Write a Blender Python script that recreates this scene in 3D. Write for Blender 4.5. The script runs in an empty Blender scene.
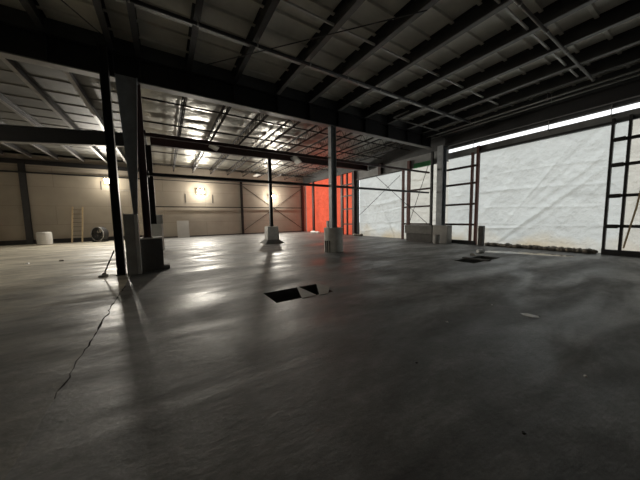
import bpy, math, random
from mathutils import Vector, Matrix, noise
S = bpy.context.scene
COL = S.collection
random.seed(7)

# ------------------------------------------------------------------ camera
cd = bpy.data.cameras.new('camera'); cam = bpy.data.objects.new('camera', cd); COL.objects.link(cam)
cd.sensor_width = 36; cd.lens = 36 * 248 / 640; cd.clip_start = .05; cd.clip_end = 500
R = ((0.84840258, 0.05938818, 0.52600960), (-0.52910502, 0.06481547, 0.84607732), (-0.01615344, 0.99612851, -0.08641219))
M = Matrix(((R[0][0], R[0][1], -R[0][2], 0), (R[1][0], R[1][1], -R[1][2], 0), (R[2][0], R[2][1], -R[2][2], 1.6), (0, 0, 0, 1)))
cam.matrix_world = M
S.camera = cam
# ------------------------------------------------------------------ world (bright overcast sky outside)
w = bpy.data.worlds.new('overcast_sky'); S.world = w; w.use_nodes = True
bg = w.node_tree.nodes['Background']
bg.inputs['Color'].default_value = (.95, .98, 1, 1); bg.inputs['Strength'].default_value = 1.55
LAMP_POWER = 560.0
LENS_GLOW = 60.0
# ------------------------------------------------------------------ exposure
S.view_settings.view_transform = 'Standard'; S.view_settings.look = 'None'
S.view_settings.gamma = 1; S.view_settings.use_curve_mapping = False
S.view_settings.exposure = 0.18
S.cycles.use_denoising = True
S.cycles.sample_clamp_indirect = 4
S.cycles.max_bounces = 8; S.cycles.diffuse_bounces = 5; S.cycles.transmission_bounces = 4

# ------------------------------------------------------------------ materials
def lk(nt, a, b): nt.links.new(a, b)
def mat(name, col, rough=.6, metal=0, var=0.25, scale=3, bump=0, bscale=30, col2=None, stretch=(1, 1, 1), spec=.5):
    m = bpy.data.materials.new(name); m.use_nodes = True; nt = m.node_tree; N = nt.nodes
    b = N['Principled BSDF']; b.inputs['Roughness'].default_value = rough; b.inputs['Metallic'].default_value = metal
    b.inputs['Specular IOR Level'].default_value = spec
    tc = N.new('ShaderNodeTexCoord'); mp = N.new('ShaderNodeMapping'); mp.inputs['Scale'].default_value = stretch
    lk(nt, tc.outputs['Object'], mp.inputs['Vector'])
    n = N.new('ShaderNodeTexNoise'); n.inputs['Scale'].default_value = scale; n.inputs['Detail'].default_value = 6; n.inputs['Roughness'].default_value = .62
    lk(nt, mp.outputs[0], n.inputs['Vector'])
    r = N.new('ShaderNodeValToRGB'); r.color_ramp.elements[0].position = .3; r.color_ramp.elements[1].position = .7
    c2 = col2 or tuple(c * (1 - var) for c in col)
    r.color_ramp.elements[0].color = (*c2, 1); r.color_ramp.elements[1].color = (*col, 1)
    lk(nt, n.outputs['Fac'], r.inputs['Fac']); lk(nt, r.outputs[0], b.inputs['Base Color'])
    if bump:
        n2 = N.new('ShaderNodeTexNoise'); n2.inputs['Scale'].default_value = bscale; n2.inputs['Detail'].default_value = 5
        lk(nt, tc.outputs['Object'], n2.inputs['Vector'])
        bp = N.new('ShaderNodeBump'); bp.inputs['Strength'].default_value = bump; bp.inputs['Distance'].default_value = .05
        lk(nt, n2.outputs['Fac'], bp.inputs['Height']); lk(nt, bp.outputs[0], b.inputs['Normal'])
    return m

def floor_mat(name, ca, cb, cc, rough_a, rough_b, lit_dust=None):
    m = bpy.data.materials.new(name); m.use_nodes = True; nt = m.node_tree; N = nt.nodes; b = N['Principled BSDF']
    tc = N.new('ShaderNodeTexCoord')
    def nz(stretch, scale, detail=7, rough=.6, dist=0):
        mp = N.new('ShaderNodeMapping'); mp.inputs['Scale'].default_value = stretch
        lk(nt, tc.outputs['Object'], mp.inputs['Vector'])
        n = N.new('ShaderNodeTexNoise'); n.inputs['Scale'].default_value = scale; n.inputs['Detail'].default_value = detail
        n.inputs['Roughness'].default_value = rough; n.inputs['Distortion'].default_value = dist
        lk(nt, mp.outputs[0], n.inputs['Vector']); return n
    big = nz((.35, 1.1, 1), .8, 8, .6, .6); fine = nz((.6, 1.2, 1), 3.2, 10, .74, .4)
    mx = N.new('ShaderNodeMath'); mx.operation = 'MULTIPLY_ADD'; mx.inputs[1].default_value = .58
    m2 = N.new('ShaderNodeMath'); m2.operation = 'MULTIPLY'; m2.inputs[1].default_value = .42
    lk(nt, fine.outputs['Fac'], m2.inputs[0]); lk(nt, big.outputs['Fac'], mx.inputs[0]); lk(nt, m2.outputs[0], mx.inputs[2])
    r = N.new('ShaderNodeValToRGB'); e = r.color_ramp.elements
    e[0].position = .40; e[0].color = (*ca, 1); e[1].position = .60; e[1].color = (*cc, 1)
    k = e.new(.5); k.color = (*cb, 1)
    lk(nt, mx.outputs[0], r.inputs['Fac']); lk(nt, r.outputs[0], b.inputs['Base Color'])
    if lit_dust:  # beige dust, painted paler toward the back to stand in for lamp light
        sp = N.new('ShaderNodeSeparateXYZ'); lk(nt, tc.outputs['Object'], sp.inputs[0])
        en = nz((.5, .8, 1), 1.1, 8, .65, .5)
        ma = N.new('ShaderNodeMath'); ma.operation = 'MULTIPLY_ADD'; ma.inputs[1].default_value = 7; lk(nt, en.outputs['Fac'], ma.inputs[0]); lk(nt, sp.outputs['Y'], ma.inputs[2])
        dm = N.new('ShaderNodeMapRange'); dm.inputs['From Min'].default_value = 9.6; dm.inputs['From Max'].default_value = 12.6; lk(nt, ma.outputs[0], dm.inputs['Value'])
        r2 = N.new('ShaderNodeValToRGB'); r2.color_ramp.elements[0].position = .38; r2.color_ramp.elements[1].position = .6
        r2.color_ramp.elements[0].color = (*lit_dust[0], 1); r2.color_ramp.elements[1].color = (*lit_dust[1], 1); lk(nt, mx.outputs[0], r2.inputs['Fac'])
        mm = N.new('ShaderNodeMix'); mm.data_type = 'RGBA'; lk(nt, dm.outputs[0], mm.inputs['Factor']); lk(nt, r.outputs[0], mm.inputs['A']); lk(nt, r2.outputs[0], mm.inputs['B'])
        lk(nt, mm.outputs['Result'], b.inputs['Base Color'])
    wet = nz((.3, 1.0, 1), 1.0, 5, .55, .8)
    mr = N.new('ShaderNodeMapRange'); mr.inputs['From Min'].default_value = .38; mr.inputs['From Max'].default_value = .62
    mr.inputs['To Min'].default_value = rough_a; mr.inputs['To Max'].default_value = rough_b
    lk(nt, wet.outputs['Fac'], mr.inputs['Value']); lk(nt, mr.outputs[0], b.inputs['Roughness'])
    b.inputs['Specular IOR Level'].default_value = .9
    bn = nz((1, 1.6, 1), 9, 8, .7)
    bp = N.new('ShaderNodeBump'); bp.inputs['Strength'].default_value = .22; bp.inputs['Distance'].default_value = .03
    lk(nt, bn.outputs['Fac'], bp.inputs['Height']); lk(nt, bp.outputs[0], b.inputs['Normal'])
    return m

def tarp_mat(name, trans, diff, stain, mixf=.3, zdirt=True):
    m = bpy.data.materials.new(name); m.use_nodes = True; nt = m.node_tree; N = nt.nodes
    N.remove(N['Principled BSDF']); out = N['Material Output']
    tc = N.new('ShaderNodeTexCoord'); mp = N.new('ShaderNodeMapping'); mp.inputs['Scale'].default_value = (1, .8, 1.6)
    lk(nt, tc.outputs['Object'], mp.inputs['Vector'])
    n = N.new('ShaderNodeTexNoise'); n.inputs['Scale'].default_value = 1.3; n.inputs['Detail'].default_value = 9; n.inputs['Roughness'].default_value = .68; n.inputs['Distortion'].default_value = .5
    lk(nt, mp.outputs[0], n.inputs['Vector'])
    r = N.new('ShaderNodeValToRGB'); r.color_ramp.elements[0].position = .3; r.color_ramp.elements[0].color = (*[a * .82 for a in trans], 1)
    r.color_ramp.elements[1].position = .62; r.color_ramp.elements[1].color = (*trans, 1)
    lk(nt, n.outputs['Fac'], r.inputs['Fac'])
    # mud splashed along the bottom hem
    sep = N.new('ShaderNodeSeparateXYZ'); lk(nt, tc.outputs['Object'], sep.inputs[0])
    n2 = N.new('ShaderNodeTexNoise'); n2.inputs['Scale'].default_value = .45; n2.inputs['Detail'].default_value = 7
    lk(nt, tc.outputs['Object'], n2.inputs['Vector'])
    ad = N.new('ShaderNodeMath'); ad.operation = 'MULTIPLY_ADD'; ad.inputs[1].default_value = -3.4; lk(nt, n2.outputs['Fac'], ad.inputs[0]); lk(nt, sep.outputs['Z'], ad.inputs[2])
    mr = N.new('ShaderNodeMapRange'); mr.inputs['From Min'].default_value = -2.1; mr.inputs['From Max'].default_value = -1.0
    mr.inputs['To Min'].default_value = .8; mr.inputs['To Max'].default_value = 0; lk(nt, ad.outputs[0], mr.inputs['Value'])
    mx = N.new('ShaderNodeMix'); mx.data_type = 'RGBA'; lk(nt, mr.outputs[0], mx.inputs['Factor'])
    lk(nt, r.outputs[0], mx.inputs['A']); mx.inputs['B'].default_value = (*stain, 1)
    n3 = N.new('ShaderNodeTexNoise'); n3.inputs['Scale'].default_value = 3.2; n3.inputs['Detail'].default_value = 8; n3.inputs['Roughness'].default_value = .6
    lk(nt, tc.outputs['Object'], n3.inputs['Vector'])
    bp = N.new('ShaderNodeBump'); bp.inputs['Strength'].default_value = .6; bp.inputs['Distance'].default_value = .15; lk(nt, n3.outputs['Fac'], bp.inputs['Height'])
    t = N.new('ShaderNodeBsdfTranslucent'); d = N.new('ShaderNodeBsdfDiffuse'); d.inputs['Color'].default_value = (*diff, 1)
    lk(nt, mx.outputs['Result'], t.inputs['Color']); lk(nt, bp.outputs[0], t.inputs['Normal']); lk(nt, bp.outputs[0], d.inputs['Normal'])
    ms = N.new('ShaderNodeMixShader'); ms.inputs[0].default_value = mixf
    lk(nt, t.outputs[0], ms.inputs[1]); lk(nt, d.outputs[0], ms.inputs[2]); lk(nt, ms.outputs[0], out.inputs['Surface'])
    return m

def wall_mat(name, ca, cb):
    m = bpy.data.materials.new(name); m.use_nodes = True; nt = m.node_tree; N = nt.nodes; b = N['Principled BSDF']
    b.inputs['Roughness'].default_value = .75; b.inputs['Specular IOR Level'].default_value = .2
    tc = N.new('ShaderNodeTexCoord'); sp = N.new('ShaderNodeSeparateXYZ'); cb_ = N.new('ShaderNodeCombineXYZ')
    lk(nt, tc.outputs['Object'], sp.inputs[0]); lk(nt, sp.outputs['X'], cb_.inputs['X']); lk(nt, sp.outputs['Z'], cb_.inputs['Y'])
    br = N.new('ShaderNodeTexBrick'); br.inputs['Scale'].default_value = 1; br.inputs['Brick Width'].default_value = 7.2; br.inputs['Row Height'].default_value = 1.46
    br.inputs['Mortar Size'].default_value = .018; br.inputs['Mortar Smooth'].default_value = .3
    br.inputs['Color1'].default_value = (*ca, 1); br.inputs['Color2'].default_value = (*cb, 1); br.inputs['Mortar'].default_value = (*[c * .74 for c in ca], 1)
    lk(nt, cb_.outputs[0], br.inputs['Vector'])
    n = N.new('ShaderNodeTexNoise'); n.inputs['Scale'].default_value = .9; n.inputs['Detail'].default_value = 8; lk(nt, tc.outputs['Object'], n.inputs['Vector'])
    mr = N.new('ShaderNodeMapRange'); mr.inputs['To Min'].default_value = .75; mr.inputs['To Max'].default_value = 1.1; lk(nt, n.outputs['Fac'], mr.inputs['Value'])
    mx = N.new('ShaderNodeVectorMath'); mx.operation = 'SCALE'; lk(nt, br.outputs['Color'], mx.inputs[0]); lk(nt, mr.outputs[0], mx.inputs['Scale'])
    lk(nt, mx.outputs[0], b.inputs['Base Color'])
    return m

def emit(name, col, s):
    m = bpy.data.materials.new(name); m.use_nodes = True; nt = m.node_tree; N = nt.nodes
    b = N['Principled BSDF']; b.inputs['Base Color'].default_value = (.8, .8, .8, 1)
    b.inputs['Emission Color'].default_value = (*col, 1); b.inputs['Emission Strength'].default_value = s
    return m

MT = dict(
    floor=floor_mat('troweled_concrete', (.06, .061, .061), (.13, .131, .13), (.25, .25, .246), .40, .70),
    floor2=floor_mat('dusty_lit_concrete', (.07, .068, .062), (.15, .145, .13), (.26, .25, .22), .45, .75, lit_dust=((.22, .20, .155), (.68, .63, .51))),
    wall=wall_mat('tan_wall_panel', (.47, .42, .35), (.44, .395, .33)),
    wall_dark=mat('dark_insulation_facing', (.10, .105, .11), .7, var=.3, bump=.3, bscale=3),
    lintel=mat('grey_insulation_facing', (.27, .28, .285), .6, var=.4, scale=1.2, bump=.5, bscale=2.5),
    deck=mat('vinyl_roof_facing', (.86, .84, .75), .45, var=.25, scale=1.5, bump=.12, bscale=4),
    deck_left=mat('dark_roof_facing', (.10, .096, .083), .6, var=.3, scale=1.2, bump=.15, bscale=3),  # darker base colour for the left bay deck
    foil=mat('silver_foil_insulation', (.42, .41, .37), .40, .6, var=.25, scale=1.4, bump=.4, bscale=5),
    steel=mat('dark_grey_steel', (.045, .045, .047), .5, .2, var=.35, scale=4),
    black=mat('black_painted_steel', (.018, .018, .02), .5, 0, var=.3, scale=4),
    girder=mat('black_girder_steel', (.02, .02, .023), .5, 0, var=.4, scale=2),
    flange=mat('grey_flange_steel', (.25, .245, .235), .5, .1, var=.3, scale=3),
    blue=mat('blue_grey_steel', (.42, .45, .48), .5, .1, var=.4, scale=3),
    red=mat('red_oxide_steel', (.13, .04, .032), .6, 0, var=.4, scale=4),
    redd=mat('dark_red_oxide_steel', (.06, .026, .024), .6, 0, var=.4, scale=4),
    joist=mat('brown_joist_steel', (.022, .018, .017), .7, 0, var=.3, scale=4),
    galv=mat('galvanised_steel', (.45, .45, .44), .4, .5, var=.2, scale=6),
    conc=mat('pier_concrete', (.8, .79, .75), .8, var=.3, scale=3, bump=.3, bscale=12),
    concd=mat('grey_concrete', (.24, .235, .22), .85, var=.4, scale=2.5, bump=.4, bscale=10),
    concp=mat('pale_grey_concrete', (.42, .41, .39), .85, var=.3, scale=2.5, bump=.3, bscale=10),
    concdark=mat('dark_concrete', (.13, .125, .118), .85, var=.35, scale=2.5, bump=.3, bscale=10),
    white=mat('white_paint', (.75, .75, .72), .5, var=.12),
    panel=mat('pale_board', (.52, .51, .48), .6, var=.12, scale=2),
    wood=mat('pale_timber', (.55, .42, .25), .6, var=.3, scale=4, stretch=(6, 6, 1)),
    ply=mat('grey_plywood', (.42, .40, .36), .7, var=.25, scale=4),
    joint=mat('dark_joint', (.05, .048, .045), 1, var=.3, spec=0),
    rubber=mat('black_rubber', (.03, .03, .03), .7, var=.3),
    yellow=mat('yellow_paint', (.55, .42, .06), .5, var=.2),
    scrap=mat('white_plastic_scrap', (.92, .92, .9), .4, var=.15),
    mud=mat('muddy_plastic', (.36, .32, .26), .7, var=.6, scale=5, bump=.6, bscale=9, col2=(.04, .035, .03)),
    soil=mat('outdoor_gravel', (.36, .32, .26), .9, var=.4, scale=1),
    green=tarp_mat('green_plastic', (.12, .40, .18), (.1, .3, .15), (.1, .3, .1), .4),
    tarp=tarp_mat('white_poly_tarp', (.69, .71, .685), (.6, .6, .58), (.60, .47, .27), .25),
    tarp2=tarp_mat('cream_poly_tarp', (.72, .70, .63), (.55, .53, .47), (.60, .44, .24), .25),
    redtarp=tarp_mat('red_poly_tarp', (.95, .17, .09), (.6, .05, .03), (.5, .08, .04), .25),
    lens=emit('lit_lamp_lens', (1, .88, .62), LENS_GLOW),
    water=mat('puddle_water', (.06, .06, .06), .06, var=.1),
)

# ------------------------------------------------------------------ builders
class MB:
    def __init__(s): s.v = []; s.f = []
    def quad(s, *p):
        i = len(s.v); s.v += [Vector(q) for q in p]; s.f.append(tuple(range(i, i + len(p)))); return s
    def box(s, x0, x1, y0, y1, z0, z1):
        i = len(s.v)
        s.v += [Vector(p) for p in ((x0, y0, z0), (x1, y0, z0), (x1, y1, z0), (x0, y1, z0), (x0, y0, z1), (x1, y0, z1), (x1, y1, z1), (x0, y1, z1))]
        s.f += [tuple(i + k for k in q) for q in ((3, 2, 1, 0), (4, 5, 6, 7), (0, 1, 5, 4), (1, 2, 6, 5), (2, 3, 7, 6), (3, 0, 4, 7))]; return s
    def prism(s, bot, top):
        n = len(bot); i = len(s.v); s.v += [Vector(p) for p in bot] + [Vector(p) for p in top]
        s.f.append(tuple(i + k for k in range(n - 1, -1, -1))); s.f.append(tuple(i + n + k for k in range(n)))
        for k in range(n):
            j = (k + 1) % n; s.f.append((i + k, i + j, i + n + j, i + n + k))
        return s
    def bar(s, a, b, w, h=None, up=(0, 0, 1)):
        a, b = Vector(a), Vector(b); h = h or w; d = (b - a).normalized(); u = Vector(up)
        if abs(d.dot(u)) > .98: u = Vector((0, 1, 0))
        x = d.cross(u).normalized() * w / 2; y = x.cross(d).normalized() * h / 2
        return s.prism([a - x - y, a + x - y, a + x + y, a - x + y], [b - x - y, b + x - y, b + x + y, b - x + y])
    def tube(s, a, b, r, r2=None, n=10):
        a, b = Vector(a), Vector(b); r2 = r if r2 is None else r2; d = (b - a).normalized(); u = Vector((0, 0, 1))
        if abs(d.dot(u)) > .98: u = Vector((0, 1, 0))
        x = d.cross(u).normalized(); y = x.cross(d).normalized()
        c = [(math.cos(2 * math.pi * k / n), math.sin(2 * math.pi * k / n)) for k in range(n)]
        return s.prism([a + x * p * r + y * q * r for p, q in c], [b + x * p * r2 + y * q * r2 for p, q in c])
    def build(s, name, m, parent=None, loc=None, smooth=False, bevel=0):
        base = Vector(loc) if loc is not None else (Vector(parent['_w']) if parent else Vector((0, 0, 0)))
        me = bpy.data.meshes.new(name); me.from_pydata([tuple(v - base) for v in s.v], [], s.f); me.update()
        import bmesh
        bm = bmesh.new(); bm.from_mesh(me); bmesh.ops.recalc_face_normals(bm, faces=bm.faces[:])
        bm.to_mesh(me); bm.free()
        me.materials.append(MT[m] if isinstance(m, str) else m)
        if smooth:
            for p in me.polygons: p.use_smooth = True
        o = bpy.data.objects.new(name, me); COL.objects.link(o)
        if parent: o.parent = parent; 
        else: o.location = base
        o['_w'] = tuple(base)
        if bevel:
            bv = o.modifiers.new('bevel', 'BEVEL'); bv.width = bevel; bv.segments = 2; bv.limit_method = 'ANGLE'
        return o

def tag(o, label, cat, group=None, kind=None):
    o['label'] = label; o['category'] = cat
    if group: o['group'] = group
    if kind: o['kind'] = kind
    return o
def thing(name, loc, label, cat, group=None):
    o = bpy.data.objects.new(name, None); COL.objects.link(o); o.location = loc; o['_w'] = tuple(loc); o.empty_display_size = .2
    return tag(o, label, cat, group)
def struct(mb, name, m, **k):
    o = mb.build(name, m, **k); o['kind'] = 'structure'; return o
ORD = ['first', 'second', 'third', 'fourth', 'fifth', 'sixth', 'seventh', 'eighth', 'ninth', 'tenth', 'eleventh', 'twelfth', 'thirteenth', 'fourteenth', 'fifteenth']

# ================================================================== SETTING
XL, XR, YF, YB = -14.0, 14.85, -5.0, 27.6
PITS = [(1.72, 3.05, 4.38, 5.14), (8.8, 10.75, 4.3, 5.0)]
xs = [-.95, 1.72, 3.05, 8.8, 10.75, 15.4]; ys = [YF, 4.3, 4.38, 5.0, 5.14, YB]
b = MB()
for i in range(5):
    for j in range(5):
        cx, cy = (xs[i] + xs[i + 1]) / 2, (ys[j] + ys[j + 1]) / 2
        if any(p[0] < cx < p[1] and p[2] < cy < p[3] for p in PITS): continue
        b.quad((xs[i], ys[j], 0), (xs[i + 1], ys[j], 0), (xs[i + 1], ys[j + 1], 0), (xs[i], ys[j + 1], 0))
struct(b, 'floor', 'floor')
b = MB()
for x0, x1, y0, y1 in PITS:
    D = -.55
    b.quad((x0, y0, D), (x1, y0, D), (x1, y1, D), (x0, y1, D))
    for p, q in (((x0, y0), (x1, y0)), ((x1, y0), (x1, y1)), ((x1, y1), (x0, y1)), ((x0, y1), (x0, y0))):
        b.quad((*p, D), (*q, D), (*q, 0), (*p, 0))
struct(b, 'floor_pit', 'concdark')
# older dusty slab left of the joint, far end painted lit, with a ragged joint line
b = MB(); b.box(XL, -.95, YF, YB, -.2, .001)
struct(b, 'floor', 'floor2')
b = MB(); y = 3.1; px = -.95; pw = .004
while y < 7.6:
    nxt = y + random.uniform(.08, .2); nx_ = -.95 + random.uniform(-.025, .025); nw = random.choice((.003, .006, .010, .016))
    b.quad((px - pw, y, .002), (px + pw, y, .002), (nx_ + nw, nxt, .002), (nx_ - nw, nxt, .002)); y, px, pw = nxt, nx_, nw
struct(b, 'trim_1', 'joint')
b = MB(); b.box(15.2, 70, -40, 70, -.35, -.1); struct(b, 'floor_outside', 'soil')

# back wall, left wall, wall behind the camera
struct(MB().box(XL, XR + .4, YB, YB + .2, 0, 7.2), 'wall_back', 'wall')
struct(MB().box(XL - .2, XL, YF, YB, 0, 7.2), 'wall_left', 'wall')
struct(MB().box(XL, XR + .3, YF - .2, YF, 0, 7.2), 'wall_front', 'wall_dark')
# right wall around its openings and the open daylight slot
for x1, y0, y1, z0, z1, m in ((.2, YF, .2, 0, 5.42, 'lintel'), (.12, .2, 9.0, 5.05, 5.42, 'lintel'), (.12, 9.0, 17.35, 4.95, 5.72, 'lintel'),
                              (.2, 9.2, YB, 5.83, 7.2, 'wall_dark'), (.12, 9.2, 17.35, 5.72, 5.83, 'wall_dark'), (.2, YF, 9.2, 5.66, 7.2, 'wall_dark'), (.2, 17.35, 17.7, 0, 5.83, 'wall_dark')):
    struct(MB().box(XR, XR + x1, y0, y1, z0, z1), 'wall_right', m)
# roof: ribbed deck over near bay and left bay, pillowed foil insulation over the far bay
def ribbed(x0, x1, y0, y1, z, step=.72, rib=.07, h=.05):
    b = MB(); pts = []; y = y0
    while y < y1 - step:
        pts += [(y, z), (y + step - 2 * rib, z), (y + step - 1.6 * rib, z - h), (y + step - .4 * rib, z - h)]; y += step
    pts += [(y, z), (y1, z)]
    for (a, za), (c, zc) in zip(pts, pts[1:]): b.quad((x0, a, za), (x1, a, za), (x1, c, zc), (x0, c, zc))
    b.quad((x0, y0, z + .12), (x1, y0, z + .12), (x1, y1, z + .12), (x0, y1, z + .12))
    return b
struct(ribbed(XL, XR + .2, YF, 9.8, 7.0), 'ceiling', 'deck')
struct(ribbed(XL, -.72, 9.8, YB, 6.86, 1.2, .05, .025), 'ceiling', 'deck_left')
b = MB(); nx, ny = 124, 148; x0, x1, y0, y1 = -.72, XR + .2, 9.8, YB; idx = 0
for j in range(ny + 1):
    for i in range(nx + 1):
        x = x0 + (x1 - x0) * i / nx; y = y0 + (y1 - y0) * j / ny
        py = abs(math.sin(math.pi * (y - y0) / 1.25)); px = abs(math.sin(math.pi * (x - .95) / 1.6))
        z = 6.86 - .10 * (py ** .6) * (.35 + .65 * px ** .7) - .035 * noise.noise((x * 1.3, y * 2.2, 3)) - .02 * noise.noise((x * 4, y * 5, 9))
        b.v.append(Vector((x, y, z)))
for j in range(ny):
    for i in range(nx):
        a = j * (nx + 1) + i; b.f.append((a, a + 1, a + nx + 2, a + nx + 1))
struct(b, 'ceiling', 'foil', smooth=True)
struct(MB().box(XL, XR + .2, 9.74, 9.86, 6.56, 7.02), 'trim_2', 'wall_dark')
struct(MB().box(-.76, -.70, 9.86, YB, 6.70, 6.98), 'trim_3', 'wall_dark')
struct(MB().box(XL, XR + .2, YB, YB + .2, 6.7, 7.2), 'trim_4', 'wall_dark')
# dark base strip of the back wall and eave strips
struct(MB().box(XL, -1.2, YB - .06, YB, .005, .34), 'baseboard_back', 'black')
struct(MB().box(-1.2, XR, YB - .04, YB, 0, .12), 'baseboard_back', 'concdark')
struct(MB().box(-.9, XR - .05, YB - .12, YB, 5.68, 5.82).box(XL, -.9, YB - .2, YB, 5.98, 6.3), 'trim_5', 'black')

# ================================================================== STEEL
def ibeam(root, axis, a0, a1, c, z0, z1, fw, tf=.03, tw=.02, m='steel', mf=None, mfb=None):
    """parts web, top_flange, bottom_flange of a horizontal beam along axis"""
    mf = mf or m; mfb = mfb or mf
    def bx(lo, hi, zz0, zz1):
        return MB().box(a0, a1, lo, hi, zz0, zz1) if axis == 'x' else MB().box(lo, hi, a0, a1, zz0, zz1)
    bx(c - tw / 2, c + tw / 2, z0 + tf, z1 - tf).build('web', m, root)
    bx(c - fw / 2, c + fw / 2, z1 - tf, z1).build('top_flange', mf, root)
    bx(c - fw / 2, c + fw / 2, z0, z0 + tf).build('bottom_flange', mfb, root)
def icol(name, x, y, z0, z1, w, d, m, label, cat='steel column', axis='x', group=None, plate=True, t=.025):
    """I-section column; flanges face along axis"""
    r = thing(name, (x, y, z0), label, cat, group)
    def bx(u0, u1, v0, v1, zz0, zz1):
        return MB().box(x + u0, x + u1, y + v0, y + v1, zz0, zz1) if axis == 'x' else MB().box(x + v0, x + v1, y + u0, y + u1, zz0, zz1)
    zb = z0 + (.02 if plate else 0)
    bx(-d / 2 + t, d / 2 - t, -t / 2, t / 2, zb, z1).build('web', m, r)
    for s in (-1, 1): bx(*(sorted((s * d / 2, s * (d / 2 - t)))), -w / 2, w / 2, zb, z1).build('flange', m, r)
    if plate: MB().box(x - w * .62, x + w * .62, y - w * .62, y + w * .62, z0, z0 + .02).build('base_plate', m, r)
    return r

# main girder over the column line
g = thing('roof_girder', (0, 9.8, 5.82), 'deep black main girder crossing the whole roof over the near columns', 'girder')
ibeam(g, 'x', XL, 14.3, 9.8, 5.82, 6.56, .30, .035, .03, 'girder', 'girder', 'flange')
NEAR = [-6.6, -5.2, -3.8, -2.4, -1.02, -.38, .97, 2.45, 4.12, 5.6, 7.15, 8.8, 10.4, 12.0, 13.35]
for x in NEAR:
    MB().box(x - .012, x + .012, 9.66, 9.785, 5.86, 6.52).build('stiffener', 'girder', g)
# second girder, over the rear row of columns
g = thing('roof_girder', (6, 16, 5.56), 'brown red rear girder carrying the joists above the foil lined bay', 'girder')
ibeam(g, 'x', -.4, XR - .05, 16.0, 5.56, 6.17, .26, .035, .03, 'redd', 'redd', 'redd')
g = thing('roof_girder', (-7, 17.3, 5.0), 'black tapered girder across the left bay in front of the tan wall', 'girder')
for nm, dz0, dz1, hw in (('web', .03, -.03, .015), ('top_flange', None, 0, .14), ('bottom_flange', 0, None, .14)):
    zl0, zl1, zr0, zr1 = 4.55, 5.35, 5.72, 6.42
    if nm == 'top_flange': q = (zl1 - .03, zl1, zr1 - .03, zr1)
    elif nm == 'bottom_flange': q = (zl0, zl0 + .03, zr0, zr0 + .03)
    else: q = (zl0 + .03, zl1 - .03, zr0 + .03, zr1 - .03)
    y0, y1 = 17.3 - hw, 17.3 + hw
    MB().prism([(XL, y0, q[0]), (XL, y1, q[0]), (XL, y1, q[1]), (XL, y0, q[1])], [(-.7, y0, q[2]), (-.7, y1, q[2]), (-.7, y1, q[3]), (-.7, y0, q[3])]).build(nm, 'flange' if nm == 'bottom_flange' else 'black', g)

# near bay purlins
for k, x in enumerate(NEAR):
    r = thing('roof_purlin', (x, 2, 6.56), f'dark steel roof purlin of the near bay, {ORD[k]} from the left side of the roof', 'purlin', 'purlins of the near bay')
    ibeam(r, 'y', YF, 9.73, x, 6.56, 6.985, .15, .018, .012, 'steel', 'steel', 'flange' if x > 3.5 else 'steel')
# left bay purlins beyond the girder
for k, x in enumerate([-9.6, -8.2, -6.8, -5.3, -3.82, -2.46, -1.02]):
    r = thing('roof_purlin', (x, 18, 6.5), f'grey purlin beyond the main girder over the left bay, {ORD[k]} from the left', 'purlin', 'purlins of the left bay')
    ibeam(r, 'y', 9.96, YB - .02, x, 6.5, 6.80, .13, .018, .012, 'steel', 'steel', 'flange')
# open web joists of the far bay
JX = [.95 + 1.6 * k for k in range(9)]
for k, x in enumerate(JX):
    if x > 14.3: continue
    r = thing('bar_joist', (x, 18, 6.2), f'open web bar joist under the foil insulation, {ORD[k]} from the left of the foil bay', 'joist', 'bar joists of the foil bay')
    y0, y1 = 9.98, YB - .03
    MB().box(x - .055, x - .008, y0, y1, 6.64, 6.69).box(x + .008, x + .055, y0, y1, 6.64, 6.69).build('top_chord', 'joist', r)
    MB().box(x - .05, x - .008, y0 + .3, y1 - .3, 6.20, 6.245).box(x + .008, x + .05, y0 + .3, y1 - .3, 6.20, 6.245).build('bottom_chord', 'joist', r)
    wb = MB(); n = 29
    for i in range(n):
        a = y0 + .1 + (y1 - y0 - .2) * i / n; c = y0 + .1 + (y1 - y0 - .2) * (i + 1) / n; mid = (a + c) / 2
        wb.tube((x, a, 6.66), (x, mid, 6.22), .012, n=6).tube((x, mid, 6.22), (x, c, 6.66), .012, n=6)
    wb.build('web', 'joist', r)
# horizontal bridging lines through the joists
for k, y in enumerate((11.6, 14.2, 20.0, 24.0)):
    tag(MB().bar((-.68, y, 6.17), (14.6, y, 6.17), .05, .05).build('bridging_angle', 'joist', loc=(6, y, 6.17)), f'dark bridging angle crossing the bar joists, {ORD[k]} from the main girder', 'bridging', 'joist bridging angles')
# bridging angles of the near bay (short pale struts between purlins)
for row, (y, nm) in enumerate(((5.74, 'of the farther row'), (3.13, 'of the nearer row'))):
    for k in range(6, len(NEAR) - 1):
        if row and k < 9: continue
        x0, x1 = NEAR[k] + .01, NEAR[k + 1] - .01
        tag(MB().box(x0, x1, y - .025, y + .025, 6.68, 6.73).build('bridging_strut', 'white', loc=((x0 + x1) / 2, y, 6.7)),
            f'pale strut {nm}, left end at the {ORD[k]} near bay purlin', 'strut', 'pale struts between near purlins')
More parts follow.
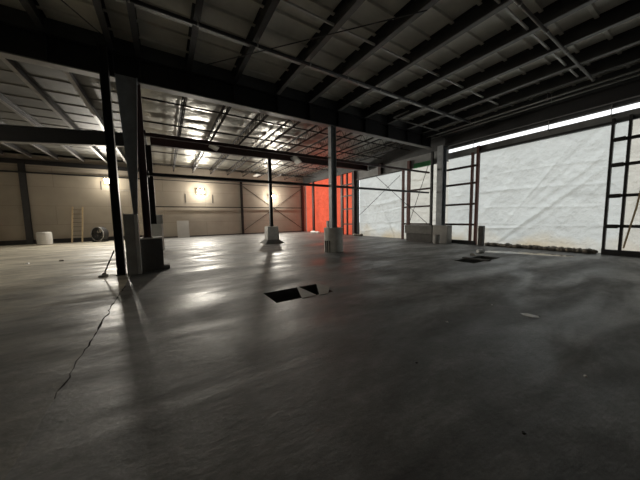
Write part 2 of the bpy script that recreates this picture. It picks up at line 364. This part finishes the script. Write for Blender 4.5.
# sprinkler mains, channel and conduits hung below the near purlins
def pipe(name, pts, r, m, label, cat='pipe', group=None, hang=None):
    t = thing(name, pts[0], label, cat, group)
    b = MB()
    for a, c in zip(pts, pts[1:]): b.tube(a, c, r, n=10)
    b.build('pipe_run', m, t, smooth=True)
    for h in hang or []:
        MB().tube((h[0], h[1], h[2]), (h[0], h[1], 6.57), .01, n=6).tube((h[0] - .02, h[1], h[2]), (h[0] + .02, h[1], h[2]), r + .015, n=10).build('hanger', 'galv', t)
    return t
pipe('sprinkler_pipe', [(XL, 7.05, 6.38), (14.2, 7.05, 6.38)], .045, 'black', 'long black sprinkler pipe under the near purlins ahead of the main girder', hang=[(x, 7.05, 6.38) for x in NEAR[5:]])
for k in range(len(NEAR) - 1):
    x0, x1 = NEAR[k] + .01, NEAR[k + 1] - .01
    t = thing('bridging_channel', ((x0 + x1) / 2, 7.55, 6.62), f'dark channel strut behind the black sprinkler pipe, left end at the {ORD[k]} near bay purlin', 'strut', 'channel struts behind the sprinkler pipe')
    MB().box(x0, x1, 7.55, 7.57, 6.615, 6.76).build('web', 'steel', t); MB().box(x0, x1, 7.47, 7.57, 6.60, 6.615).build('lip', 'galv', t)
pipe('sprinkler_pipe', [(5.6, 2.72, 6.4), (13.3, 2.72, 6.4)], .04, 'flange', 'grey sprinkler pipe in the upper right of the ceiling nearest the camera', hang=[(x, 2.72, 6.4) for x in NEAR[10:]])
pipe('sprinkler_pipe', [(9.6, 7.7, 6.36), (9.6, 8.6, 6.36), (13.3, 8.6, 6.36)], .03, 'flange', 'grey branch pipe turning near the right end of the main girder', hang=[(12, 8.6, 6.36)])
pipe('conduit', [(13.45, -1, 6.27), (13.45, 9.5, 6.27)], .03, 'galv', 'pale conduit along the right eave, inner one of the two', 'conduit', hang=[(13.45, y, 6.27) for y in (1, 4, 7)])
pipe('conduit', [(13.9, -1, 6.27), (13.9, 9.5, 6.27)], .03, 'galv', 'pale conduit along the right eave, outer one nearest the daylight slot', 'conduit', hang=[(13.9, y, 6.27) for y in (1, 4, 7)])
# X bracing rods under the roof
for a, c, lb in (((.97, 9.4, 6.5), (5.6, 4.0, 6.5), 'thin dark bracing rod crossing diagonally under the near purlins at middle'),
                 ((-3.8, 4.5, 6.5), (-1.1, 8.9, 6.5), 'thin dark bracing rod running diagonally under the near purlins at upper left')):
    tag(MB().tube(a, c, .014, n=6).build('bracing_rod', 'steel', loc=a), lb, 'rod')

# eave beam above the slot with tie clips
g = thing('eave_beam', (14.55, 2, 5.7), 'dark eave beam above the bright daylight slot of the right wall', 'beam')
ibeam(g, 'y', YF, 9.0, 14.55, 5.75, 6.3, .2, .025, .02, 'black', 'black', 'steel')
b = MB(); 
for y in (1.7, 2.45, 4.3, 7.5):
    b.box(14.80, 14.84, y, y + .02, 5.30, 5.78); b.box(14.74, 14.84, y - .02, y + .05, 5.36, 5.40)
b.build('tie_clip', 'galv', g)

# ------------------------------------------------ columns
# black post at left, near
icol('steel_post', -1.2, 9.45, 0.004, 6.54, .2, .2, 'black', 'slim black steel post at left in front of the main girder', 'post', plate=True)
icol('steel_post', -.5, 9.85, 1.07, 5.82, .2, .2, 'redd', 'dark red post standing on the dark concrete block', 'post', plate=True)
r = thing('tapered_column', (-.86, 9.36, 1.8), 'blue grey tapered column narrowing down onto the tall grey pier', 'column')
y0, y1 = 9.31, 9.41
MB().prism([(-.78, 9.35, 1.82), (-.70, 9.35, 1.82), (-.70, 9.37, 1.82), (-.78, 9.37, 1.82)], [(-.94, 9.35, 5.8), (-.47, 9.35, 5.8), (-.47, 9.37, 5.8), (-.94, 9.37, 5.8)]).build('web', 'blue', r)
for s, xb, xt in ((-1, -.78, -.95), (1, -.70, -.46)):
    MB().prism([(xb - .012, y0, 1.82), (xb + .012, y0, 1.82), (xb + .012, y1, 1.82), (xb - .012, y1, 1.82)], [(xt - .012, y0, 5.8), (xt + .012, y0, 5.8), (xt + .012, y1, 5.8), (xt - .012, y1, 5.8)]).build('flange', 'blue', r)
MB().box(-1.0, -.71, 9.2, 9.5, 1.8, 1.82).build('base_plate', 'blue', r)
icol('steel_column', 6.85, 9.8, 1.15, 5.82, .24, .30, 'blue', 'dark grey column on the round white pier under the main girder', 'column', axis='x')
icol('steel_column', 6.06, 15.9, 1.12, 5.56, .18, .2, 'black', 'slim black column on the square white pier by the rear girder', 'column', axis='x')
icol('steel_column', -.55, 16.0, 1.45, 5.56, .28, .34, 'joist', 'brown column seen just right of the dark red post', 'column', axis='x')
icol('steel_column', 14.36, 9.05, 1.06, 5.80, .36, .42, 'blue', 'blue grey corner column at the end of the main girder', 'column', axis='x')
icol('steel_post', 14.25, 9.62, 1.06, 5.6, .12, .14, 'black', 'black post just left of the blue grey corner column', 'post', axis='x')
# horizontal struts across the column line
for z, nm in ((4.42, 'upper'), (3.15, 'lower')):
    t = thing('horizontal_strut', (7, 10.03, z), f'{nm} long dark strut spanning from the red post to the corner column', 'strut')
    MB().box(-.39, 14.6, 10.02, 10.12, z - .05, z + .05).build('tube_run', 'redd' if z > 4 else 'steel', t)
    MB().box(-.40, -.36, 9.94, 10.14, z - .1, z + .1).build('end_plate', 'steel', t)

# ------------------------------------------------ concrete piers
def pier(x0, x1, y0, y1, h, m, label, z0=0, bev=.015, name='concrete_pier'):
    return tag(MB().box(x0, x1, y0, y1, z0, h).build(name, m, loc=((x0 + x1) / 2, (y0 + y1) / 2, z0), bevel=bev), label, 'pier')
r = thing('concrete_pier', (-.86, 9.35, 0.004), 'tall narrow grey pier beside the slim black post', 'pier')
MB().box(-1.03, -.78, 9.17, 9.53, .004, 1.8).build('core', 'concp', r, bevel=.01)
MB().box(-.775, -.69, 9.19, 9.53, .004, 1.8).build('form_board', 'conc', r, bevel=.005)
b = MB()
for i in range(7): 
    x = -1.02 + .035 * i; b.box(x, x + .025, 9.172, 9.20, 1.8, 1.8 + random.uniform(.015, .05))
b.build('torn_rim', 'white', r)
r = thing('concrete_pier', (-.45, 9.92, 0), 'squat dark concrete block with pale top under the dark red post', 'pier')
MB().box(-.76, -.11, 9.62, 10.22, 0, 1.03).build('block', 'concdark', r, bevel=.012)
MB().box(-.765, -.105, 9.615, 10.225, 1.03, 1.07).build('cap', 'conc', r)
MB().box(-.11, .06, 9.72, 10.1, 0, .12).build('footing', 'concd', r, bevel=.02)
r = thing('concrete_pier', (6.9, 9.85, 0), 'round white wrapped pier at the foot of the middle column', 'pier')
b = MB(); n = 40; ring = [(6.9 + .46 * math.cos(2 * math.pi * k / n) * (1 + .02 * math.sin(5 * k)), 9.85 + .46 * math.sin(2 * math.pi * k / n)) for k in range(n)]
b.prism([(x, y, 0) for x, y in ring], [(x, y, 1.15) for x, y in ring]); b.build('round_form', 'conc', r)
MB().box(6.75, 7.30, 10.12, 10.24, 1.15, 1.48).build('form_board', 'conc', r)
for dx, dy in ((-.47, -.02), (-.44, -.14), (-.38, -.25)):
    MB().bar((6.9 + dx, 9.85 + dy, 0), (6.9 + dx - .02, 9.85 + dy, .55), .05, .03).build('stake', 'concdark', r)
r = thing('concrete_pier', (6.06, 15.9, 0), 'square white pier with flared foot under the slim rear column', 'pier')
MB().prism([(5.65, 15.55, .25), (6.47, 15.55, .25), (6.47, 16.25, .25), (5.65, 16.25, .25)], [(5.69, 15.58, 1.12), (6.43, 15.58, 1.12), (6.43, 16.22, 1.12), (5.69, 16.22, 1.12)]).build('shaft', 'conc', r, bevel=.02)
MB().prism([(5.38, 15.3, 0), (6.74, 15.3, 0), (6.74, 16.5, 0), (5.38, 16.5, 0)], [(5.65, 15.55, .25), (6.47, 15.55, .25), (6.47, 16.25, .25), (5.65, 16.25, .25)]).build('flared_foot', 'concd', r)
r = thing('concrete_pier', (-.55, 16, 0), 'white pier with raised board half hidden behind the dark concrete block', 'pier')
MB().box(-.9, -.15, 15.7, 16.25, 0, 1.45).build('block', 'white', r, bevel=.015)
MB().box(-.9, -.1, 16.26, 16.36, 0, 1.95).build('form_board', 'white', r)
pier(14.1, 14.61, 8.45, 9.40, 1.06, 'concp', 'grey concrete pier at the foot of the corner column')
r = thing('concrete_wall_block', (14.3, 10.9, 0), 'long low grey concrete block along the tarp left of the corner pier', 'block')
MB().box(14.08, 14.6, 9.43, 11.5, .5, 1.06).build('upper_course', 'concd', r, bevel=.02); MB().box(14.12, 14.6, 9.45, 11.4, 0, .5).build('lower_course', 'concdark', r, bevel=.02)
tag(MB().tube((13.7, 8.85, 0), (13.7, 8.85, .52), .17, n=20).build('concrete_stump', 'concp', loc=(13.7, 8.85, 0)), 'short round concrete stump in front of the corner pier', 'stump')
tag(MB().box(14.42, 14.66, 6.66, 6.9, 0, 1.06).build('timber_stump', 'concdark', loc=(14.5, 6.8, 0), bevel=.015), 'short dark post standing by the bottom of the large tarp', 'stump')

# ------------------------------------------------ right wall frames
def frame(label, posts, girts, m, mg, y0, y1, top, sill=True, cluster=()):
    t = thing('opening_frame', (14.72, (y0 + y1) / 2, 0), label, 'frame')
    for y, wd, h in posts: MB().box(14.64, 14.80, y - wd / 2, y + wd / 2, 0, h).build('post', m, t)
    for z in girts: MB().box(14.655, 14.785, y0, y1, z - .055, z + .055).build('girt', mg, t)
    if sill: MB().box(14.62, 14.84, y0, y1, 0, .2).build('sill', 'black', t)
    for (a, c, z) in cluster: MB().box(14.58, 14.65, a, c, z - .08, z + .07).build('bracket', mg, t)
    return t
G4 = [4.38, 3.44, 2.28, 1.12]
frame('dark steel frame with cross bars before the cream tarp at far right', [(2.36, .08, 5.2), (1.94, .08, 5.2), (.3, .12, 5.2)], G4, 'black', 'black', .3, 2.4, 5.05, cluster=[(2.02, 2.30, z) for z in G4])
frame('red framed opening with black cross bars right of the corner column', [(7.46, .10, 5.1), (7.17, .13, 5.4)], G4, 'red', 'redd', 7.12, 8.93, 5.05)
frame('red framed opening left of the corner column', [(12.2, .13, 5.0), (11.72, .2, 5.5), (9.95, .08, 5.3)], G4[:0] + [3.44, 2.3, 1.12], 'red', 'redd', 9.9, 12.25, 4.95, sill=False)
frame('dark red frame in front of the bright red tarp', [(25.0, .35, 5.8), (21.4, .14, 5.8), (19.5, .3, 5.8), (18.7, .12, 5.8), (17.75, .3, 5.8)], [4.72, 3.68, 2.45, 1.03], 'redd', 'redd', 17.6, 19.5, 5.83, sill=False)
# header beams and rods
tag(MB().box(14.66, 14.84, 2.3, 7.2, 5.0, 5.10).build('header_beam', 'steel', loc=(14.7, 5, 5)), 'dark header beam along the top of the large white tarp', 'beam')
tag(MB().box(14.66, 14.84, 12.2, 17.4, 4.92, 5.0).build('header_beam', 'steel', loc=(14.7, 15, 4.9)), 'dark header beam above the white tarp left of the frames', 'beam')
tag(MB().box(14.60, 14.80, 14.3, 14.6, 4.98, 5.85).build('hanger_post', 'redd', loc=(14.7, 14.4, 5)), 'short dark hanger post above the left white tarp', 'post')
for a, c, lb in (((14.60, 17.2, 1.6), (14.60, 12.4, 4.6), 'thin rod rising diagonally across the left white tarp'),
                 ((14.60, 14.8, 4.9), (14.60, 10.05, 1.1), 'thin rod falling diagonally across the left red framed opening'),
                 ((14.56, 11.5, 1.2), (14.56, 10.1, 4.9), 'thin rod rising diagonally behind the corner pier opening')):
    tag(MB().tube(a, c, .018, n=6).build('bracing_rod', 'steel', loc=a), lb, 'rod')

# ------------------------------------------------ tarps
def tarp(name, y0, y1, z0, z1, m, label, seed, nfold, amp, dirs, ny=150, nz=90, cat='tarp'):
    rnd = random.Random(seed); folds = []
    for i in range(nfold):
        th = rnd.choice(dirs) + rnd.uniform(-.12, .12); n = (math.cos(th), math.sin(th))
        cy, cz = rnd.uniform(y0, y1), rnd.uniform(z0, z1)
        folds.append((n, n[0] * cy + n[1] * cz, rnd.uniform(.05, .16), rnd.choice((-1, 1)) * amp * rnd.uniform(.4, 1), -n[1] * cy + n[0] * cz, rnd.uniform(.8, 2.6)))
    b = MB()
    for j in range(nz + 1):
        for i in range(ny + 1):
            y = y0 + (y1 - y0) * i / ny; z = z0 + (z1 - z0) * j / nz
            d = .10 * noise.noise((y * .35, z * .35, seed)) + .03 * noise.noise((y * 1.2, z * 1.2, seed + 5)) + .012 * noise.noise((y * 3.5, z * 3.5, seed + 9))
            for n, c, s, a, t0, ln in folds:
                u = (n[0] * y + n[1] * z - c) / s; v = (-n[1] * y + n[0] * z - t0) / ln
                if abs(u) < 4: d += a * math.exp(-u * u - v * v)
            for zs in (1.15, 2.0, 2.9, 3.8):
                u = (z - zs - .06 * math.sin(y * .9 + zs)) / .05; d += .02 * math.exp(-u * u)
            e = min(1, (z1 - z) / .3) ; e *= min(1, (y - y0) / .3, (y1 - y) / .3)
            b.v.append(Vector((15.22 + d * max(e, .15), y, z)))
    for j in range(nz):
        for i in range(ny):
            a = j * (ny + 1) + i; b.f.append((a, a + 1, a + ny + 2, a + ny + 1))
    o = b.build(name, m, loc=(15.22, (y0 + y1) / 2, z0), smooth=True)
    return tag(o, label, cat)
DIA = [2.35, 2.45, 2.2, 1.57, 1.5]
tarp('plastic_tarp', 2.0, 9.1, 0.0, 5.3, 'tarp', 'large white plastic tarp with diagonal creases filling the widest opening', 3, 20, .06, [.75, .7, .85, 1.57, .65], 190, 110)
tarp('plastic_tarp', .2, 2.0, 0.0, 5.3, 'tarp2', 'cream plastic tarp behind the dark frame at far right', 5, 14, .05, [0, .1, .7, -.1], 60, 90)
tarp('plastic_tarp', 12.1, 17.5, 0.0, 5.25, 'tarp', 'white creased tarp left of the red frames', 8, 26, .06, [-.5, -.2, .3, 1.5], 130, 100)
tarp('plastic_tarp', 9.1, 12.1, 0.0, 5.25, 'tarp2', 'white tarp behind the red frame left of the corner column', 11, 14, .05, [.2, 1.5, -.3], 80, 90)
tarp('plastic_tarp', 17.6, 27.55, 0.0, 5.9, 'redtarp', 'glowing red tarp in the far right corner', 14, 40, .08, [.1, -.1, .5, -.4, 1.5], 180, 90)
tarp('plastic_sheet', 9.9, 11.4, 4.93, 5.25, 'green', 'strip of green plastic sheet left of the corner column top', 21, 4, .02, [0.2], 20, 10, cat='plastic sheet').location.x = 14.80
# crumpled muddy hem along the foot of the big tarp
def lumpy(name, pts, r, m, label, cat, seed, flat=.7, n=10, sub=10):
    b = MB(); rings = []
    L = []
    for a, c in zip(pts, pts[1:]):
        for k in range(sub): L.append(Vector(a).lerp(Vector(c), k / sub))
    L.append(Vector(pts[-1]))
    L = [p + Vector((.10 * noise.noise((q * .3, seed, 1)), .05 * noise.noise((q * .5, seed, 7)), 0)) for q, p in enumerate(L)]
    for i, p in enumerate(L):
        d = (L[min(i + 1, len(L) - 1)] - L[max(i - 1, 0)]).normalized(); s = d.cross(Vector((0, 0, 1))).normalized()
        taper = .35 if i in (0, len(L) - 1) else 1
        for k in range(n):
            th = 2 * math.pi * k / n; rr = r * taper * (.45 + 1.1 * abs(noise.noise((i * .21, seed, .3))) + .5 * noise.noise((i * .7, k * .9, seed)) + .3)
            b.v.append(p + s * math.cos(th) * rr + Vector((0, 0, max(0, r * flat * .8 + math.sin(th) * rr * flat))))
    for i in range(len(L) - 1):
        for k in range(n): b.f.append((i * n + k, i * n + (k + 1) % n, (i + 1) * n + (k + 1) % n, (i + 1) * n + k))
    b.f.append(tuple(range(n - 1, -1, -1))); b.f.append(tuple((len(L) - 1) * n + k for k in range(n)))
    return tag(b.build(name, m, loc=pts[0], smooth=True), label, cat)
lumpy('bunched_hem', [(14.6, 6.5, 0), (14.55, 5.4, 0), (14.66, 4.4, 0), (14.6, 3.4, 0), (14.68, 2.5, 0)], .14, 'mud', 'crumpled muddy hem lying along the foot of the large tarp', 'tarp hem', 4, sub=26)
lumpy('bunched_hem', [(14.5, 17.4, 0), (14.4, 17.0, 0), (14.6, 16.4, 0)], .16, 'mud', 'dark crumpled hem at the left foot of the left white tarp', 'tarp hem', 6, sub=5)
lumpy('rubble_heap', [(14.3, 24.8, 0), (14.2, 24.0, 0), (14.4, 23.2, 0)], .16, 'scrap', 'small pale rubble heap at the foot of the red tarp', 'rubble', 9, sub=5)
# strap hanging at far right
b = MB(); P = [(14.6, 1.55, 3.0), (14.6, 1.56, 2.4), (14.58, 1.62, 1.8), (14.6, 1.74, 1.0), (14.6, 1.84, .3)]
for a, c in zip(P, P[1:]): b.bar(a, c, .05, .03, up=(1, 0, 0))
tag(b.build('timber_strap', 'wood', loc=P[-1]), 'bent brown strip hanging in front of the cream tarp', 'strip')

# ------------------------------------------------ back wall things
def wcol(x, wd, h, label, m='steel'):
    r = thing('wall_column', (x, YB - .15, 0), label, 'column')
    MB().box(x - wd / 2, x + wd / 2, YB - .03, YB - .01, .0, h).build('flange', m, r); MB().box(x - wd / 2, x + wd / 2, YB - .18, YB - .16, 0, h).build('flange', m, r)
    MB().box(x - .012, x + .012, YB - .16, YB - .03, 0, h).build('web', m, r)
wcol(-8.75, .34, 6.0, 'dark column on the tan back wall at far left')
wcol(7.2, .22, 5.7, 'dark column in the middle of the tan back wall', 'joist')
wcol(14.62, .3, 5.85, 'dark red corner column where back wall meets red tarp', 'redd')
def wgirt(x0, x1, z, h, m, label):
    tag(MB().box(x0, x1, YB - .28, YB - .19, z - h / 2, z + h / 2).build('wall_girt', m, loc=((x0 + x1) / 2, YB - .35, z)), label, 'girt')
wgirt(-13.9, -1.0, 5.36, .11, 'black', 'dark girt near the top of the left back wall')
wgirt(-.9, 14.5, 5.38, .06, 'steel', 'thin upper girt across the back wall behind the piers')
wgirt(-.9, 14.5, 2.92, .09, 'joist', 'brown girt across the back wall at mid height')
for a, c, lb in (((7.4, YB - .10, .5), (14.4, YB - .10, 5.2), 'thin brace rod rising to the right on the back wall bay'),
                 ((7.4, YB - .06, 5.2), (14.4, YB - .06, .5), 'thin brace rod falling to the right on the back wall bay')):
    tag(MB().tube(a, c, .025, n=6).build('bracing_rod', 'joist', loc=a), lb, 'rod')
# framed patches below the lamps
for x0, x1, z0, z1, lb in ((1.8, 4.3, 3.35, 4.2, 'outlined wall patch below the middle wall lamp'), (-4.4, -2.0, 4.3, 5.0, 'outlined wall patch around the left wall lamp')):
    t = thing('patch_frame', ((x0 + x1) / 2, YB, z0), lb, 'frame')
    for q in ((x0, x0 + .07, z0, z1), (x1 - .07, x1, z0, z1)): MB().box(q[0], q[1], YB - .05, YB, q[2], q[3]).build('side_rail', 'concdark', t)
    MB().box(x0, x1, YB - .03, YB, z0 - .03, z0).build('bottom_rail', 'panel', t)
# lit wall lamps
def wall_lamp(pos, rz, lb, power, spill):
    t = thing('wall_lamp', (0, 0, 0), lb, 'lamp')          # modelled facing -Y with its back on the wall at y = 0
    MB().box(-.06, .06, -.42, 0, .1, .16).build('bracket', 'steel', t)
    MB().prism([(-.24, -.42, -.14), (.24, -.42, -.14), (.24, -.42, .18), (-.24, -.42, .18)], [(-.16, -.28, -.06), (.16, -.28, -.06), (.16, -.28, .14), (-.16, -.28, .14)]).build('housing', 'steel', t)
    MB().box(-.27, .27, -.50, -.425, -.17, .20).build('lens', 'lens', t, bevel=.008)
    ld = bpy.data.lights.new('wall_lamp_beam', 'AREA'); ld.shape = 'RECTANGLE'; ld.size = .44; ld.size_y = .3; ld.energy = power
    ld.spread = math.radians(170); ld.color = (1, .94, .83)
    lo = bpy.data.objects.new('wall_lamp_beam', ld); COL.objects.link(lo); lo.parent = t
    lo.location = (0, -.52, 0); lo.rotation_euler = (math.radians(-72), 0, 0)
    pd = bpy.data.lights.new('added_wall_spill', 'POINT'); pd.energy = spill; pd.color = (1, .92, .80); pd.shadow_soft_size = .12  # unseen point light added in mid-air to brighten the wall round the lamp
    po = bpy.data.objects.new('added_wall_spill', pd); COL.objects.link(po); po.parent = t; po.location = (0, -.95, -.05)
    t.location = pos; t.rotation_euler = (0, 0, rz)
wall_lamp((-3.78, YB, 4.98), 0, 'lit wall lamp at left, beside the slim black post', LAMP_POWER, LAMP_POWER * .14)
wall_lamp((3.14, YB, 4.42), 0, 'lit wall lamp in the middle of the tan back wall', LAMP_POWER * 1.05, LAMP_POWER * .3)
wall_lamp((10.6, YB, 4.15), 0, 'lit wall lamp at right, behind the slim rear column', LAMP_POWER, LAMP_POWER * .3)
wall_lamp((XL, 12.7, 4.4), math.radians(90), 'lit wall lamp high on the left wall, out of the picture', LAMP_POWER * .25, LAMP_POWER * .01)
# unlit pale panel fixtures under the rear girder
for cx, cy, cz, l, wd, tilt, lb in ((2.62, 15.7, 5.75, 1.0, .5, 25, 'unlit pale panel light tilted under the rear girder at left'),
                                    (7.85, 15.6, 5.6, .8, .6, 40, 'unlit pale panel light tilted right of the slim rear column'),
                                    (8.0, 24.5, 5.95, 1.4, .4, 5, 'pale strip light under the far joists above the right wall lamp')):
    t = thing('panel_light', (cx, cy, cz), lb, 'light fixture')
    MB().box(cx - wd / 2, cx + wd / 2, cy - l / 2, cy + l / 2, cz, cz + .06).build('casing', 'white', t, bevel=.01)
    MB().box(cx - wd / 2 + .03, cx + wd / 2 - .03, cy - l / 2 + .03, cy + l / 2 - .03, cz - .012, cz).build('diffuser', 'white', t)
    for s in (-1, 1): MB().tube((cx, cy + s * l * .3, cz + .06), (cx, cy + s * l * .3, cz + .3), .01, n=6).build('hanger', 'steel', t)
    t.rotation_euler = (0, math.radians(tilt), 0)
# pale board leaning on the back wall
t = thing('leaning_board', (1.4, YB - .5, 0), 'pale square board leaning on the back wall below the middle lamp', 'board')
MB().prism([(.95, YB - .62, 0), (1.95, YB - .62, 0), (1.95, YB - .57, 0), (.95, YB - .57, 0)], [(.95, YB - .47, 1.6), (1.95, YB - .47, 1.6), (1.95, YB - .42, 1.6), (.95, YB - .42, 1.6)]).build('sheet', 'panel', t)
# ladder against the back wall
t = thing('ladder', (-5.98, YB - .7, .004), 'pale wooden ladder leaning on the back wall at left', 'ladder')
for x in (-6.28, -5.68): MB().bar((x, YB - .85, .004), (x + .05, YB - .08, 2.85), .09, .05, up=(0, 1, 0)).build('rail', 'wood', t)
for k in range(8):
    f = (k + .7) / 8.4; MB().tube((-6.28 + .05 * f, YB - .85 + .77 * f, 2.85 * f), (-5.68 + .05 * f, YB - .85 + .77 * f, 2.85 * f), .014, n=6).build('rung', 'joist', t)
# drum fan
t = thing('drum_fan', (-4.55, YB - 1.0, .004), 'round dark drum fan on the floor by the back wall', 'fan')
c = Vector((-4.55, YB - 1.0, .64)); ax = Vector((-.62, -.78, 0)).normalized()
def ringmesh(c, ax, r0, r1, h0, h1, n=28):
    b = MB(); u = Vector((0, 0, 1)); s = ax.cross(u).normalized()
    for k in range(n):
        th0, th1 = 2 * math.pi * k / n, 2 * math.pi * (k + 1) / n
        d0 = s * math.cos(th0) + u * math.sin(th0); d1 = s * math.cos(th1) + u * math.sin(th1)
        b.prism([c + ax * h0 + d0 * r0, c + ax * h0 + d0 * r1, c + ax * h0 + d1 * r1, c + ax * h0 + d1 * r0], [c + ax * h1 + d0 * r0, c + ax * h1 + d0 * r1, c + ax * h1 + d1 * r1, c + ax * h1 + d1 * r0])
    return b
ringmesh(c, ax, .52, .57, -.22, .22).build('drum', 'rubber', t)
ringmesh(c, ax, .53, .585, .2, .24).build('rim', 'galv', t)
b = MB(); s = ax.cross(Vector((0, 0, 1))).normalized()
for k in range(10):
    th = math.pi * k / 10; d = s * math.cos(th) + Vector((0, 0, 1)) * math.sin(th); b.tube(c + ax * .22 - d * .54, c + ax * .22 + d * .54, .008, n=5)
b.build('guard', 'steel', t)
for k in range(5):
    th = 2 * math.pi * k / 5; d = s * math.cos(th) + Vector((0, 0, 1)) * math.sin(th); e = ax.cross(d)
    MB().prism([c + d * .06 - e * .05 + ax * .03, c + d * .06 + e * .05 - ax * .03, c + d * .06 + e * .05 - ax * .015, c + d * .06 - e * .05 + ax * .045],
               [c + d * .47 - e * .13 + ax * .05, c + d * .47 + e * .13 - ax * .05, c + d * .47 + e * .13 - ax * .035, c + d * .47 - e * .13 + ax * .065]).build('blade', 'steel', t)
MB().tube(c - ax * .15, c + ax * .1, .09, n=14).build('motor_hub', 'rubber', t)
for q in (-1, 1): MB().bar(c + s * q * .36 - ax * .2 - Vector((0, 0, .45)), (c.x + s.x * q * .42 - ax.x * .2, c.y + s.y * q * .42 - ax.y * .2, .004), .05, .05).bar((c.x + s.x * q * .40 - ax.x * .3, c.y + s.y * q * .40 - ax.y * .3, .03), (c.x + s.x * q * .40 + ax.x * .3, c.y + s.y * q * .40 + ax.y * .3, .03), .05, .05).build('foot', 'rubber', t)
# white drum
t = thing('plastic_drum', (-7.6, 26.2, .004), 'white plastic drum on the floor at far left', 'drum')
b = MB(); prof = [(.0, .35), (.04, .40), (.35, .41), (.38, .42), (.42, .41), (.85, .40), (.93, .36)]; n = 28
for i, (z, r_) in enumerate(prof):
    for k in range(n): b.v.append(Vector((-7.6 + r_ * math.cos(2 * math.pi * k / n), 26.2 + r_ * math.sin(2 * math.pi * k / n), z + .004)))
for i in range(len(prof) - 1):
    for k in range(n): b.f.append((i * n + k, i * n + (k + 1) % n, (i + 1) * n + (k + 1) % n, (i + 1) * n + k))
b.f.append(tuple(range(n - 1, -1, -1))); b.f.append(tuple((len(prof) - 1) * n + k for k in range(n)))
b.build('body', 'white', t)
MB().tube((-7.45, 26.2, .93), (-7.45, 26.2, .965), .05, n=12).build('cap', 'panel', t)
tag(MB().bar((-10.2, YB - .5, .004), (-10.25, YB - .1, 1.4), .07, .07).build('timber_stud', 'yellow', loc=(-10.2, YB - .5, .004)), 'yellow stick leaning on the back wall at the far left edge', 'stick')

# ------------------------------------------------ floor things
def props(a, c, label):
    t = thing('prop_brace', a, label, 'brace')
    MB().tube((a[0], a[1], .06), c, .018, n=8).build('rod', 'steel', t)
    b = MB(); b.box(a[0] - .12, a[0] + .1, a[1] - .08, a[1] + .08, .004, .05); b.box(a[0] - .04, a[0] + .06, a[1] - .04, a[1] + .04, .05, .11); b.build('foot_block', 'conc', t, bevel=.01)
props((-1.62, 9.5, .004), (-1.335, 9.45, .75), 'thin brace leaning on the left side of the slim black post')
# pit covers
def slab(poly, z0, th, name, m, label, cat):
    return tag(MB().prism([(x, y, z0) for x, y in poly], [(x, y, z0 + th) for x, y in poly]).build(name, m, loc=(poly[0][0], poly[0][1], z0)), label, cat)
slab([(2.25, 4.35), (2.60, 4.35), (2.57, 5.15), (2.54, 5.15)], .001, .008, 'cover_board', 'ply', 'pale wedge shaped board bridging the near floor pit', 'board')
slab([(2.66, 4.34), (2.86, 4.30), (3.2, 4.75), (3.08, 5.17)], .001, .006, 'cover_board', 'ply', 'pale board covering the right end of the near floor pit', 'board')
def chunk(name, x, y, z, s, m, label, cat, seed):
    rnd = random.Random(seed); b = MB(); n = 7
    p = [(x + s * rnd.uniform(.7, 1.2) * math.cos(2 * math.pi * k / n), y + s * rnd.uniform(.6, 1.1) * math.sin(2 * math.pi * k / n)) for k in range(n)]
    b.prism([(a, c, z) for a, c in p], [(x + (a - x) * .7, y + (c - y) * .7, z + s * rnd.uniform(.3, .6)) for a, c in p])
    return tag(b.build(name, m, loc=(x, y, z)), label, cat)
t = thing('pit_plank', (9.7, 4.6, 0), 'short dark plank laid across the far floor pit', 'plank')
MB().box(9.55, 9.75, 4.2, 5.1, .0, .04).build('plank', 'concdark', t)
chunk('plastic_bag', 10.6, 5.22, .0, .16, 'scrap', 'white crumpled bag beside the far floor pit', 'bag', 1)
t = thing('bucket', (11.55, 5.35, 0), 'small pale tipped bucket lying behind the far floor pit', 'bucket')
MB().tube((11.35, 5.42, .085), (11.6, 5.34, .085), .07, .085, n=16).build('body', 'scrap', t); MB().tube((11.6, 5.34, .085), (11.62, 5.334, .085), .092, n=16).build('rim', 'rubber', t)
t = slab([(11.9, 5.45), (12.0, 5.1), (12.45, 4.2), (12.7, 3.3), (12.95, 2.8), (13.4, 2.9), (13.3, 3.7), (12.95, 4.8), (12.5, 5.5)], .0, .003, 'puddle', 'water', 'long shiny puddle on the floor before the large tarp', 'puddle')
for k, (pl, lb) in enumerate((([(4.84, 1.62), (4.92, 1.56), (4.93, 1.42), (4.86, 1.38), (4.80, 1.45), (4.78, 1.55)], 'largest white paper scrap on the right part of the floor'),)):
    slab(pl, .001, .006, 'paper_scrap', 'scrap', lb, 'scrap')
for k, (x, y, s, m, lb) in enumerate(((4.9, 2.06, .02, 'scrap', 'tiny pale chip behind the largest paper scrap'), (3.45, .6, .018, 'scrap', 'pale chip lying alone at lower right of the floor'),
                                      (2.15, .66, .016, 'rubber', 'dark chip at the bottom of the picture'), (2.26, 1.66, .016, 'rubber', 'dark chip near the middle of the open floor'), (3.55, 2.09, .022, 'scrap', 'tiny pale chip left of the largest paper scrap'))):
    chunk('debris_chip', x, y, .0, s, m, lb, 'debris', 20 + k)
chunk('debris_chip', -4.71, 14.32, .001, .09, 'scrap', 'white chip on the dusty floor at far left', 'debris', 31)
chunk('debris_chip', -3.76, 14.46, .001, .09, 'mud', 'dark clod on the dusty floor at left between drum and slim post', 'debris', 32)
